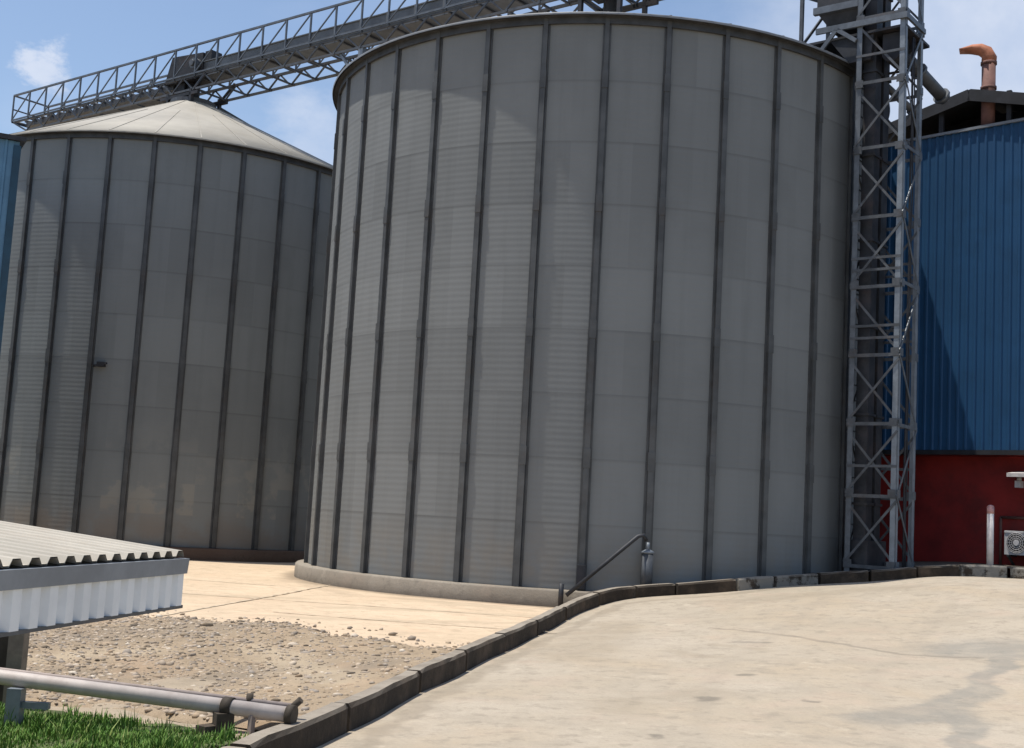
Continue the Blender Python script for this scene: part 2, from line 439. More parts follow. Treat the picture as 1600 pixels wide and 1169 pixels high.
# yard: earth base, then concrete apron, gravel bed, grass
ys = [-8 + .5 * k for k in range(24)] + [4 + .3 * k for k in range(1, 58)] + [21.5 + 4 * k for k in range(1, 14)]
vs, fs = grid_mesh(lambda y: (-45, (kerb_x(y) - .07) if y < 21 else 2.0 + (y - 21) * 6), ys, lambda x, y: yard_z(x, y) if y < 22 else Z_APRON - .05, 90)
M['yard'] = concrete('yard_earth', (.36, .295, .215), (.27, .21, .15), (.42, .35, .26))
mb = MB(); mb.add(vs, fs, True); tag(mb.build('yard', M['yard']), kind='structure')

ap_st = [(1.4, .7, .7, (.40, .32, .225), .60, [((-6.0, 20.2), (-3.6, 21.2), .28), ((-3.5, 17.4), (.4, 18.6), .16), ((-2.6, 19.6), (.9, 20.2), .22), ((-1.6, 22.4), (.4, 21.2), .25)]),
         (.6, 1.2, .7, (.36, .28, .20), .5, [((-4.6, 26.5), (-2.6, 22.6), .2), ((-2.6, 22.6), (1.6, 21.6), .16), ((-4.4, 15.9), (-.6, 14.4), .3)])]
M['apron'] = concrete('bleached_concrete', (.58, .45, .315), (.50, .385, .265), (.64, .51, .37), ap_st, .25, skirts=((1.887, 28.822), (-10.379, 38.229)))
edge = lambda x: 15.4 - .46 * (x + 2.3) + .30 * math.sin(x * 1.7) + .14 * math.sin(x * 4.3 + 1)     # ragged front edge of the slab
mb = MB()
xs = [-30 + 2 * k for k in range(10)] + [-10 + .2 * k for k in range(1, 56)]
nv = 34; vs = []; fs = []
for x in xs:
    for k in range(nv + 1):
        y0 = max(13.2, min(19, edge(x))) if x > -9 else 16.5
        y = y0 + (44 - y0) * (k / nv) ** 1.5
        xx = min(x, kerb_x(min(y, 21.3)) - .10)
        lip = .0 if k else -.05
        vs.append((xx, y, Z_APRON + lip + .006 * math.sin(x * 1.1) * math.sin(y * .8)))
for i in range(len(xs) - 1):
    for k in range(nv): a = i * (nv + 1) + k; fs.append((a, a + 1, a + nv + 2, a + nv + 1))
mb.add(vs, fs, True); tag(mb.build('concrete_apron', M['apron']), kind='structure')
# slab joints of the apron
M['joint'] = simple('dusty_joint', (.44, .36, .26), .95, 0, .3, 5)
mb = MB(); jr = random.Random(8)
for p, q in (((-7, 21.2), (1.0, 19.7)), ((-6.5, 24.6), (-4.2, 23.9)), ((-4.4, 16.3), (-3.2, 26)), ((-3.2, 18.2), (.8, 17.4))):
    p = Vector((*p, Z_APRON + .012)); q = Vector((*q, Z_APRON + .012)); n = 60; d = (q - p).normalized(); nn = Vector((-d.y, d.x, 0))
    vs = []; fs = []
    for i in range(n + 1):
        c0 = p.lerp(q, i / n) + nn * jr.uniform(-.012, .012); w = .012 + jr.random() * .02
        vs += [c0 - nn * w, c0 + nn * w]
        if i: fs.append((2 * i - 2, 2 * i - 1, 2 * i + 1, 2 * i))
    mb.add(vs, fs)
tag(mb.build('apron_joints', M['joint']), kind='structure')

# gravel bed: lumpy sheet, then loose stones
def pipe_y(x): return 8.83 + (x + 1.25) * (-.26)
def grass_edge(x): return pipe_y(x) + .42 - .78 * sm((x + 2.9) / 1.5) + .05 * math.sin(x * 6)
def bed_z(x, y):
    n = math.sin(x * 3.1 + y * 1.7) * math.sin(y * 2.6 - x * 1.2) * .018 + math.sin(x * 7.3 - y * 3.3) * math.sin(y * 6.1 + x * 2) * .010
    return yard_z(x, y) + .055 + n + .05 * math.sin(x * .9 + 1) * math.sin(y * .7)
M['gravel'] = concrete('crushed_stone_bed', (.36, .275, .185), (.25, .195, .135), (.43, .335, .23), [(1.0, 1.3, .8, (.21, .175, .135), .6, [((-5.5, 13), (-3.2, 15.5), .55), ((-3.2, 10.8), (-2.0, 12.6), .35), ((-4.6, 11.0), (-3.8, 11.6), .35), ((-1.6, 11.5), (-1.0, 13.2), .2)]), (.5, 2.4, .8, (.50, .41, .29), .5, [((-2.4, 13.6), (-1.4, 11.4), .3), ((-4.2, 12.4), (-3.6, 13.2), .25)])], .9)
ys = [8.9 + .12 * k for k in range(80)]
def bed_x(y): return (-9.5, kerb_x(y) - .13)
mb = MB(); nx = 90; vs = []; fs = []
for y in ys:
    x0, x1 = bed_x(y)
    for i in range(nx + 1):
        x = x0 + (x1 - x0) * i / nx
        t = (y - ys[0]) / (ys[-1] - ys[0])
        ylo = grass_edge(x) + .16; yhi = edge(x) + .25
        yy = ylo + (yhi - ylo) * t
        xx = min(x, kerb_x(yy) - .13)
        z = bed_z(xx, yy) - (.05 if t > .985 or t < .01 else 0)
        vs.append((xx, yy, z))
for j in range(len(ys) - 1):
    for i in range(nx): a = j * (nx + 1) + i; fs.append((a, a + 1, a + nx + 2, a + nx + 1))
mb.add(vs, fs, True); tag(mb.build('gravel_bed', M['gravel']), kind='structure')
M['stone'] = island_mat('loose_stones', [(.13, .105, .08), (.30, .235, .165), (.40, .31, .215), (.22, .185, .15), (.43, .345, .26), (.30, .26, .22), (.36, .265, .175), (.56, .49, .40)])
mb = MB(); rs = random.Random(12)
bmi = bmesh.new(); bmesh.ops.create_icosphere(bmi, subdivisions=1, radius=1.0); ico = [v.co.copy() for v in bmi.verts]; icf = [tuple(v.index for v in f.verts) for f in bmi.faces]; bmi.free()
for k in range(17000):
    x = rs.uniform(-8.2, 0); t = rs.random() ** 1.1
    ylo = grass_edge(x) + .22; yhi = edge(x) + .35 + 1.3 * rs.random() ** 5
    y = ylo + (yhi - ylo) * t
    if x > kerb_x(y) - .2: continue
    if rs.random() > .42 + .58 * sm((-1.2 - x) / 2.0): continue          # sandier towards the kerb
    s = .009 + .027 * rs.random() ** 2.2
    if rs.random() < .03: s *= 1.9
    rz = Matrix.Rotation(rs.uniform(0, 6.3), 3, 'Z') @ Matrix.Rotation(rs.uniform(-.5, .5), 3, 'X')
    sc = (rs.uniform(.9, 1.6), rs.uniform(.8, 1.2), rs.uniform(.5, .8))
    z = (bed_z(x, y) if y < edge(x) + .25 else Z_APRON + s * .3) - s * rs.uniform(-.15, .45)
    mb.add([rz @ Vector((v.x * s * sc[0] * rs.uniform(.66, 1.25), v.y * s * sc[1] * rs.uniform(.7, 1.25), v.z * s * sc[2] * rs.uniform(.75, 1.2))) + Vector((x, y, z)) for v in ico], icf, True)
tag(mb.build('loose_gravel', M['stone']), 'loose tan and grey crushed stones spread between apron and kerb', 'gravel', kind='stuff')

# grass in the dip in front of the pipes
M['grass'] = island_mat('fresh_grass', [(.05, .12, .018), (.09, .19, .03), (.07, .155, .03), (.13, .25, .045), (.16, .27, .055), (.24, .29, .09)], .6)
mb = MB(); rg = random.Random(21)
clump = [(rg.uniform(-5.5, -1.5), rg.uniform(4.5, 9.2), rg.uniform(.15, .5)) for _ in range(70)]
def gz(x, y): return yard_z(x, y)
cnt = 0
while cnt < 42000:
    x = rg.uniform(-5.2, -1.35); y = rg.uniform(5.6, 10.4)
    dk = kerb_x(y) - .15 - x; dp = grass_edge(x) - y
    if dk < .08 or dp < 0: continue
    ed = min(dk / .35, dp / .30, 1) 
    if rg.random() > ed * .85 + .06: continue
    pn = (math.sin(x * 4.1 + 1) * math.sin(y * 3.7) + math.sin(x * 9.3 - y * 6.1) * .6) * .31 + .5
    if rg.random() > .25 + 1.3 * pn: continue
    tall = 1.0 + (1.3 if math.sin(x * 11.3 + 2) * math.sin(y * 9.1 - x * 4) > .82 else 0)
    h = tall * (.022 + .05 * rg.random()) * (.55 + .75 * pn) * (.5 + .5 * ed)
    a = rg.uniform(0, 6.28); le = rg.uniform(.0, .75) * h; w = rg.uniform(.0035, .007)
    dx, dy = math.cos(a), math.sin(a); z = gz(x, y) - .004
    b0 = Vector((x, y, z)); sd = Vector((-dy, dx, 0)) * w
    m1 = b0 + Vector((dx * le * .35, dy * le * .35, h * .6)); tp_ = b0 + Vector((dx * le, dy * le, h))
    mb.add([b0 - sd, b0 + sd, m1 + sd * .7, m1 - sd * .7, tp_], [(0, 1, 2, 3), (3, 2, 4)])
    cnt += 1
tag(mb.build('grass', M['grass']), 'bright green short grass in the hollow below the pale pipe', 'grass', kind='stuff')
M['turf'] = simple('turf_soil', (.075, .095, .03), .95, 0, .4, 3, (.16, .13, .075), .5, 2)
mb = MB(); vs = []; fs = []; nx = 40; ny = 40
for j in range(ny + 1):
    for i in range(nx + 1):
        x = -6 + (4.8) * i / nx; y0 = 3.5; y1 = grass_edge(x) - .10 + .12 * math.sin(x * 5) + .06 * math.sin(x * 13)
        y = y0 + (y1 - y0) * j / ny; xx = min(x, kerb_x(y) - .32 + .05 * math.sin(y * 7))
        vs.append((xx, y, yard_z(xx, y) + .006))
for j in range(ny):
    for i in range(nx): a = j * (nx + 1) + i; fs.append((a, a + 1, a + nx + 2, a + nx + 1))
mb.add(vs, fs, True); tag(mb.build('turf', M['turf']), kind='structure')

# pavement behind the kerb, up to the mill
M['pave'] = concrete('dirty_shaded_pavement', (.10, .085, .07), (.07, .058, .046), (.15, .13, .105))  # dirt and the shade before the mill, both in the colour
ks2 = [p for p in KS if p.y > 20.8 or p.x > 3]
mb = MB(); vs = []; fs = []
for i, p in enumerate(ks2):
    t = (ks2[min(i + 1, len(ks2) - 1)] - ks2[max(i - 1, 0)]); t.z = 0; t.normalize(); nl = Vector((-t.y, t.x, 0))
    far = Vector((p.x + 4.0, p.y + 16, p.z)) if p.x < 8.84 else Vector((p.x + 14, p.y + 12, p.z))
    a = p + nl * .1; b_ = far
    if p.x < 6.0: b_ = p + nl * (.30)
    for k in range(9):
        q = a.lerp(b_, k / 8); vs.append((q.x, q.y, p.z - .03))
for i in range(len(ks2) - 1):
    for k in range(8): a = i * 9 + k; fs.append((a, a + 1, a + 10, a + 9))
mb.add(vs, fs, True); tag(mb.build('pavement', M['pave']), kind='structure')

# ------------------------------------------------------------------ silos
HW = Z_EAVE - Z_WALL                    # wall height
def wall_mesh():
    na = NP * 4; pitch = .115; per = 4; nz = int(HW / pitch * per)
    vs = []; fs = []
    for j in range(nz + 1):
        z = HW * j / nz
        r = RAD + .0012 * math.sin(2 * PI * z / pitch)
        for k in range(na):
            a = 2 * PI * k / na; vs.append((r * math.sin(a), -r * math.cos(a), z))
    for j in range(nz):
        for k in range(na): fs.append((j * na + k, j * na + (k + 1) % na, (j + 1) * na + (k + 1) % na, (j + 1) * na + k))
    return vs, fs
WM = wall_mesh()
def stiff_mesh():
    mb = MB(); z = 0.; rr = random.Random(2); i = 0
    y0 = -RAD + .004
    while z < HW - .05:
        h = min(2.34, HW - z); w = .165 - .008 * i; d = .085 - .004 * i
        # hat section: web and two flanges
        mb.box((0, y0 - d / 2, z + h / 2), (w * .62, d, h - .004))
        for s in (-1, 1): mb.box((s * w * .44, y0 - .010, z + h / 2), (w * .24, .022, h - .004))
        if i: mb.box((0, y0 - d / 2 - .006, z), (w * .80, d + .016, .34))
        z += h; i += 1
    return mb
STIFF = None; ROOF = None; ROOFRIB = None
def silo(name, c, phase, wall_mat, ring_mat, label, apex, roof_mat):
    global STIFF, ROOF, ROOFRIB
    t = thing(name, (c.x, c.y, Z_APRON), label, 'silo')
    zb = Z_WALL - Z_APRON
    mb = MB(); mb.lathe([(RAD - .4, 0 - .35), (RAD + .27, -.35), (RAD + .26, zb - .035), (RAD + .23, zb - .004), (RAD - .4, zb - .004)], 136, True)
    pl = mb.build('plinth', ring_mat, t)
    w = MB(); w.add(*WM, True); wo = w.build('wall', wall_mat, t); wo.location.z = zb; wo.rotation_euler.z = phase
    st = None
    for k in range(NP):
        if STIFF is None: o = STIFF = stiff_mesh().build('stiffener', M['rib'], t); o.rotation_euler.z = phase + 2 * PI * k / NP
        else: o = copy_part(STIFF, t, phase + 2 * PI * k / NP)
        o.location.z = zb
    ze = zb + HW
    mb = MB(); mb.lathe([(RAD + .012, ze - .16), (RAD + .06, ze - .16), (RAD + .06, ze - .03), (RAD + .15, ze - .03), (RAD + .15, ze + .0), (RAD + .012, ze + .0)], 136, False, True)
    mb.build('eave_ring', M['eave'], t)
    za = apex + H - Z_APRON
    mb = MB(); n = 136; prof = [(RAD + .19, ze - .035), (RAD + .20, ze + .005), (4.2, None), (2.2, None), (.62, None), (.62, za + .02), (.05, za + .05)]
    def rz(r): return ze + .005 + (RAD + .2 - r) / (RAD + .2 - .62) * (za - ze)
    prof = [(r, rz(r) if z is None else z) for r, z in prof]
    mb.lathe(prof, n, True); ro = mb.build('roof', roof_mat, t)
    mb = MB()
    for k in range(NP):
        a = phase - PI / 2 + 2 * PI * k / NP; d = Vector((math.cos(a), math.sin(a), 0))
        r1 = .7 if k % 2 else 2.6
        mb.bar(d * (RAD + .17) + Vector((0, 0, rz(RAD + .17) + .004)), d * r1 + Vector((0, 0, rz(r1) + .004)), .03, .016)
    mb.build('roof_seams', roof_mat, ro)
    # collar with hatch cap under the conveyor
    mb = MB(); mb.lathe([(.62, za - .12), (.70, za - .12), (.70, za + .10), (.5, za + .14), (.0, za + .14)], 24, False)
    mb.build('roof_collar', M['steel_mid'], ro)
    return t, ro, rz, zb, ze, za
nearS, nroof, nrz, nzb, nze, nza = silo('grain_silo', SA, -.075, M['silo_near'], M['ring'], 'largest grey corrugated steel grain silo in the middle, beside the lattice tower', 11.50, M['roof_near'])
farS, froof, frz, fzb, fze, fza = silo('grain_silo', SB, .124, M['silo_far'], M['ring_brown'], 'farther grey grain silo with cream cone roof, behind the low shed', 12.12, M['roof'])

# ladder on the far roof slope, small bracket box and blue riser pipe on the far silo
mb = MB(); a = R_(12); d = Vector((math.cos(a), math.sin(a), 0)); s_ = Vector((-d.y, d.x, 0))
def rp(r, o, h): return d * r + s_ * o + Vector((0, 0, frz(r) + h))
for o in (-.22, .22):
    mb.bar(rp(6.3, o, .06), rp(.8, o, .06), .05, .10)
for k in range(26): r = .9 + k * .21; mb.bar(rp(r, -.22, .08), rp(r, .22, .08), .03)
mb.bar(rp(6.3, .22, .06), rp(6.3, .22, .5), .04); mb.bar(rp(6.0, .22, .06), rp(6.0, .22, .45), .04); mb.bar(rp(6.3, .22, .5), rp(6.0, .22, .45), .04)
mb.build('roof_ladder', M['steel_mid'], froof)
def on_wall(phi, r, z): return Vector((r * math.sin(phi), -r * math.cos(phi), z))
ph = R_(-2.6)
mb = MB(); mb.box(on_wall(ph + .035, RAD + .10, 4.80), (.19, .14, .12), ph); mb.bar(on_wall(ph, RAD + .03, 4.76), on_wall(ph + .06, RAD + .17, 4.83), .05)
mb.build('junction_box', M['black'], farS)
# ------------------------------------------------------------------ conveyor gantry over both silos
def cv(t, s, z): p = SA - U * t + V * s; return Vector((p.x, p.y, z + H))
cvT = thing('conveyor_gantry', (SA.x, SA.y, 12.4 + H), 'long grey lattice conveyor bridge passing over both silo roofs', 'conveyor')
def cbuild(mb, name, mat, parent=None):
    o = cvT.location; mb.v = [(x - o.x, y - o.y, z - o.z) for x, y, z in mb.v]
    return mb.build(name, mat, parent or cvT)
T0, TM, T1 = -7.4, 15.9, 24.75
mb = MB()
a, b_ = cv(T0, 0, 13.10), cv(15.0, 0, 13.10); mb.bar(a, b_, .56, .46)
for k in range(23): mb.bar(cv(T0 + .4 + k, -.30, 13.1), cv(T0 + .46 + k, -.30, 13.1), .05, .5)
mb.bar(cv(T0, -.29, 13.335), cv(15, -.29, 13.335), .05, .03); mb.bar(cv(T0, -.29, 12.875), cv(15, -.29, 12.875), .05, .03)
cbuild(mb, 'enclosed_trough', M['trough'])
mb = MB(); mb.bar(cv(16.2, 0, 12.80), cv(24.4, 0, 12.80), .42, .16); mb.bar(cv(16.2, .55, 12.78), cv(24.6, .55, 12.78), .5, .04)
for k in range(18): mb.tube([cv(16.4 + k * .5, -.25, 12.92), cv(16.4 + k * .5, .25, 12.92)], .06, 8)
cbuild(mb, 'return_belt', M['steel_mid'])
mb = MB()
p = [cv(14.7, -.34, 12.86), cv(16.5, -.34, 12.86), cv(16.5, .34, 12.86), cv(14.7, .34, 12.86), cv(14.7, -.34, 13.62), cv(16.2, -.34, 13.72), cv(16.2, .34, 13.72), cv(14.7, .34, 13.62)]
mb.hexa(p); mb.box(cv(14.5, -.1, 13.5), (.3, .4, .3), math.atan2(-U.y, -U.x)); mb.box(cv(16.35, 0, 13.3), (.12, .5, .3), math.atan2(-U.y, -U.x))
hd = cbuild(mb, 'drive_hood', M['steel_dark'])
mb = MB(); mb.tube([cv(14.9, -.55, 13.25), cv(14.9, -.2, 13.25)], .17, 12); mb.tube([cv(14.9, -.62, 13.25), cv(14.9, -.55, 13.25)], .10, 10)
cbuild(mb, 'motor', M['steel_mid'], hd)
# handrails and side trusses, one part a side
for s in (-.56, .80):
    mb = MB(); w = .045
    for z in (13.80,): mb.bar(cv(T0, s, z), cv(T1, s, z), w * 1.25)
    mb.bar(cv(T0, s, 12.90), cv(T1, s, 12.90), w)
    n = int(T1 - T0)
    for k in range(n + 1):
        t = T1 - k; mb.bar(cv(t, s, 12.86), cv(t, s, 13.8), w)
        if k < n: mb.bar(cv(t, s, 12.92), cv(t - 1, s, 13.78), w * .72)
    cbuild(mb, 'handrail', M['steel'])
for s in (-.50, .74):
    mb = MB(); w = .05
    mb.bar(cv(T0, s, 12.42), cv(T1 - .9, s, 12.42), w * 1.3); mb.bar(cv(T0, s, 12.84), cv(T1, s, 12.84), w * 1.2)
    t = T1 - .9; up = True
    while t > T0 + .5:
        mb.bar(cv(t, s, 12.42 if up else 12.84), cv(t - .5, s, 12.84 if up else 12.42), w * .85); t -= .5; up = not up
    mb.bar(cv(T1 - .9, s, 12.42), cv(T1, s, 12.84), w)
    cbuild(mb, 'bottom_truss', M['steel_mid'])
mb = MB()
t = T1
while t > T0: mb.bar(cv(t, -.56, 12.42 if t < T1 - .5 else 12.84), cv(t, .80, 12.42 if t < T1 - .5 else 12.84), .05); mb.bar(cv(t, -.56, 12.84), cv(t, .80, 12.84), .05); t -= 1
mb.bar(cv(T1, -.56, 13.8), cv(T1, .8, 13.8), .05); mb.bar(cv(T1, -.56, 13.3), cv(T1, .8, 13.3), .04)
cbuild(mb, 'cross_members', M['steel_mid'])
# bearing frames over each roof cap, and the trestle between the silos
for tc, zc in ((0, 11.5), (15.46, 12.12)):
    mb = MB()
    for dt in (-.55, .55):
        for s in (-.5, .6): mb.bar(cv(tc + dt, s, zc - .12), cv(tc + dt, s, 12.44), .10); mb.bar(cv(tc + dt * .9, s, 12.28), cv(tc + dt * 2.2, s, 12.84), .06)
    for s in (-.5, .6): mb.bar(cv(tc - .9, s, 12.30), cv(tc + .9, s, 12.30), .10)
    mb.tube([cv(tc, 0, zc + .05), cv(tc, 0, 12.9)], .20, 12); mb.box(cv(tc + .35, 0, 12.62), (.4, .5, .42), math.atan2(-U.y, -U.x))
    cbuild(mb, 'bearing_frame', M['steel_dark'])
mb = MB()
for s in (-.45, .65): mb.bar(cv(7.75, s, -1.6), cv(7.75, s, 12.42), .16)
for k in range(7): z0 = -1 + k * 1.9; mb.bar(cv(7.75, -.45, z0), cv(7.75, .65, z0 + 1.9), .06); mb.bar(cv(7.75, -.45, z0), cv(7.75, .65, z0), .06)
mb.bar(cv(7.75, -.45, 11.4), cv(6.9, -.45, 12.42), .07); mb.bar(cv(7.75, -.45, 11.4), cv(8.6, -.45, 12.42), .07)
cbuild(mb, 'trestle', M['steel_lit'])

# ------------------------------------------------------------------ lattice tower with bucket elevator
L1 = Vector((6.44, 24.0, 0)); S = .98
Lg = [L1, L1 + U * S, L1 + U * S + V * S, L1 + V * S]        # left, front, right, back corner
ZT = 15.5
tw = thing('lattice_tower', (L1.x + .7, L1.y + .1, -.62 + H), 'narrow grey steel lattice tower rising between the big silo and blue mill', 'tower')
def tbuild(mb, name, mat, parent=None, root=None):
    root = root or tw; o = root.location; mb.v = [(x - o.x, y - o.y, z - o.z) for x, y, z in mb.v]
    return mb.build(name, mat, parent or root)
def tz(p, z): return Vector((p.x, p.y, z + H))
sides = [(1, 1), (-1, 1), (-1, -1), (1, -1)]
for p, sd, mt in zip(Lg, sides, ('steel', 'steel_lit', 'steel_lit', 'steel')):  # front and right legs paler: sunlight put into their steel colour
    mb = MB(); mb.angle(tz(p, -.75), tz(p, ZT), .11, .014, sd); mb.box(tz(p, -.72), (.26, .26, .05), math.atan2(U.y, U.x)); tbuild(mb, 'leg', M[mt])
bay = 1.33; z0s = [-.55 + bay * k for k in range(12)]
rb = random.Random(4)
for f_ in range(4):
    a, b_ = Lg[f_], Lg[(f_ + 1) % 4]
    mb = MB(); ofs = (b_ - a).normalized(); nrm = Vector((ofs.y, -ofs.x, 0)) * .012
    for k, z in enumerate(z0s):
        z += rb.uniform(-.05, .05)
        if f_ in (0, 2) or k % 2 == 0: mb.bar(tz(a, z) + nrm, tz(b_, z) + nrm, .016, .065)
        if f_ in (0, 2):
            if not (f_ == 0 and k in (3, 7)): mb.bar(tz(a, z + .05) + nrm, tz(b_, z + bay - .1) + nrm, .014, .045)
            if not (f_ == 2 and k in (2, 5)): mb.bar(tz(b_, z + .05) - nrm, tz(a, z + bay - .1) - nrm, .014, .045)
            if k in (1, 3, 4, 7): mb.bar(tz(a, z + bay * .5 - .1), tz(b_, z + bay * .5 - .1), .02, .05)
            if k in (3, 4): mb.bar(tz(a, z + bay * .25), tz(b_, z + bay * .25), .02, .05)
        else:
            p_, q_ = (a, b_) if k % 2 else (b_, a)
            mb.bar(tz(p_, z) + nrm, tz(q_, z + bay) + nrm, .014, .05)
    for k, z in enumerate(z0s):
        for p_, d_ in ((a, ofs), (b_, -ofs)): mb.box(tz(p_ + d_ * .085, z + .02) + nrm * 1.6, (.14, .010, .15), ax=(ofs, nrm.normalized(), Vector((0, 0, 1))))
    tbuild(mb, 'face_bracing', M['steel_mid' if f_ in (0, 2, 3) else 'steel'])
# caged ladder up the side next to the silo and a run of cable
mb = MB(); la = L1 - U * .08 + V * .30; lb = L1 - U * .08 + V * .66
for p_ in (la, lb): mb.bar(tz(p_, -.6), tz(p_, 10.4), .035)
for k in range(36): mb.bar(tz(la, -.4 + .3 * k), tz(lb, -.4 + .3 * k), .022)
tbuild(mb, 'ladder', M['steel_mid'])
mb = MB(); cb = Lg[1] + V * .5 - U * .03; pts = [tz(cb + V * (.02 * math.sin(k * 1.3)), -.7 + .55 * k) for k in range(20)]
mb.tube(pts, .022, 7); pts = [tz(cb + V * (.10 + .03 * math.sin(k * 1.9 + 1)), -.7 + .55 * k) for k in range(20)]; mb.tube(pts, .014, 6)
tbuild(mb, 'cable_run', M['black'])

# elevator casing that stands inside and left of the tower
el = thing('bucket_elevator', (L1.x + .3, L1.y + .8, -.62 + H), 'twin dark steel bucket elevator ducts inside the lattice tower', 'elevator')
for k, (dx, dv) in enumerate(((.20, .80), (.20, .36))):
    c0 = L1 + U * dx + V * dv; mb = MB()
    mb.box(tz(c0, (-.7 + ZT) / 2), (.24, .30, ZT + .7), math.atan2(U.y, U.x))
    for q in range(9): mb.box(tz(c0, .6 + q * 1.7), (.30, .36, .05), math.atan2(U.y, U.x))
    tbuild(mb, 'casing', M['steel_dark'], root=el)
c0 = L1 + U * .2 + V * .58
mb = MB(); mb.box(tz(c0, -.40), (.42, .95, .62), math.atan2(U.y, U.x)); tbuild(mb, 'boot', M['steel_dark'], root=el)

# service platform, hopper and motor at the top
pf = thing('service_platform', (L1.x, L1.y, 9.5 + H), 'steel service platform with dark hopper beside the top of the lattice tower', 'platform')
q0 = L1 - U * 1.02; 
def pt(a_, b_, z): return tz(L1 + U * a_ + V * b_, z)
mb = MB(); mb.hexa([pt(-1.1, .1, 9.82), pt(.98, .02, 9.82), pt(.98, 1.35, 9.82), pt(-1.5, 1.9, 9.82), pt(-1.1, .1, 9.87), pt(.98, .02, 9.87), pt(.98, 1.35, 9.87), pt(-1.5, 1.9, 9.87)])
tbuild(mb, 'deck', M['steel_dark'], root=pf)
mb = MB(); mb.bar(pt(-.85, -.03, 10.02), pt(1.02, -.03, 10.02), .05, .12); mb.bar(pt(1.0, 0, 10.02), pt(1.0, 1.0, 10.02), .05, .1); mb.bar(pt(-1.3, .98, 9.96), pt(1, .98, 9.96), .05, .1)
mb.bar(pt(-.42, -.03, 9.98), pt(-.72, -.03, 9.62), .05, .08); mb.bar(pt(-.40, -.03, 9.98), pt(.0, -.03, 9.68), .05, .08)
tbuild(mb, 'edge_beam', M['steel'], root=pf)
for q in ((-1.32, .3), (-1.02, .95)):
    mb = MB(); mb.bar(pt(q[0], q[1], 9.80), pt(q[0], q[1], 12.60), .07); tbuild(mb, 'post', M['steel_mid'], root=pf)
mb = MB(); mb.bar(pt(-1.32, .3, 9.90), pt(-1.02, .95, 10.90), .05); mb.bar(pt(-1.32, .3, 11.00), pt(-1.02, .95, 11.00), .05); mb.bar(pt(-1.02, .95, 9.90), pt(-.2, .95, 11.00), .05); tbuild(mb, 'rail_brace', M['steel_mid'], root=pf)
mb = MB(); mb.hexa([pt(-.62, .25, 10.06), pt(-.08, .25, 10.06), pt(-.08, .85, 10.06), pt(-.62, .85, 10.06), pt(-.88, .1, 10.45), pt(.05, .1, 10.45), pt(.05, .95, 10.45), pt(-.88, .95, 10.45)])
mb.box(pt(-.42, .52, 10.75), (.95, .86, .56), math.atan2(U.y, U.x))
hp = tbuild(mb, 'hopper', M['steel_dark'], root=pf)
mb = MB(); mb.hexa([pt(-.95, .02, 10.42), pt(.08, .02, 10.42), pt(.08, .12, 10.42), pt(-.95, .12, 10.42), pt(-.95, .02, 10.56), pt(.08, .02, 10.56), pt(.08, .12, 10.56), pt(-.95, .12, 10.56)])
tbuild(mb, 'flange', M['steel'], hp, root=pf)
mb = MB(); mb.box(pt(.62, .45, 9.58), (.34, .5, .44), math.atan2(U.y, U.x)); mb.tube([pt(.62, .2, 9.42), pt(.62, .75, 9.42)], .19, 14);
tbuild(mb, 'gearbox', M['black'], root=pf)
mb = MB(); mb.hexa([pt(-.2, .1, 9.30), pt(.25, .1, 9.30), pt(.25, .8, 9.30), pt(-.2, .8, 9.30), pt(-.6, .1, 9.82), pt(.3, .1, 9.82), pt(.3, .8, 9.82), pt(-.6, .8, 9.82)])
tbuild(mb, 'chute', M['steel_dark'], root=pf)

# two spouts from the tower to the mill roof
sp = thing('grain_spout', (7.35, 24.3, 9.75 + H), 'thick grey spout slanting out of the tower top toward the mill roof', 'spout')
def ob(mb, name, mat, root, parent=None):
    o = root.location; mb.v = [(x - o.x, y - o.y, z - o.z) for x, y, z in mb.v]; return mb.build(name, mat, parent or root)
a, b_ = Vector((7.22, 24.25, 9.80 + H)), Vector((8.62, 25.25, 9.04 + H))
mb = MB(); mb.tube([a, b_], .13, 14); ob(mb, 'pipe', M['steel_mid'], sp)
for k in (.03, .5, .94): mb = MB(); c_ = a.lerp(b_, k); d_ = (b_ - a).normalized() * .03; mb.tube([c_ - d_, c_ + d_], .18, 14); ob(mb, 'flange', M['steel'], sp)
sp2 = thing('grain_spout', (7.0, 24.6, 9.1 + H), 'thinner grey spout slanting down across the top of the lattice tower', 'spout')
a, b_ = Vector((6.98, 24.5, 9.16 + H)), Vector((8.06, 25.05, 8.55 + H))
mb = MB(); mb.tube([a, b_], .075, 12); ob(mb, 'pipe', M['steel_mid'], sp2)
for k in (.03, .45, .8): mb = MB(); c_ = a.lerp(b_, k); d_ = (b_ - a).normalized() * .025; mb.tube([c_ - d_, c_ + d_], .11, 12); ob(mb, 'flange', M['steel'], sp2)
# ------------------------------------------------------------------ blue mill building
W0 = Vector((9.07, 28.0, 0)); WD = Vector((.7071, -.7071, 0)); WN = Vector((-.7071, -.7071, 0))
ml = thing('mill_building', (W0.x, W0.y, -.45 + H), 'tall mill building clad in blue ribbed sheet above a dark red base', 'building')
def wp(s, n, z): p = W0 + WD * s + WN * n; return Vector((p.x, p.y, z + H))
def mbuild(mb, name, mat, parent=None, root=None): return ob(mb, name, mat, root or ml, parent)
S0, S1, ZB, ZTOP, DEP = -1.3, 3.85, 1.95, 9.05, 9.0
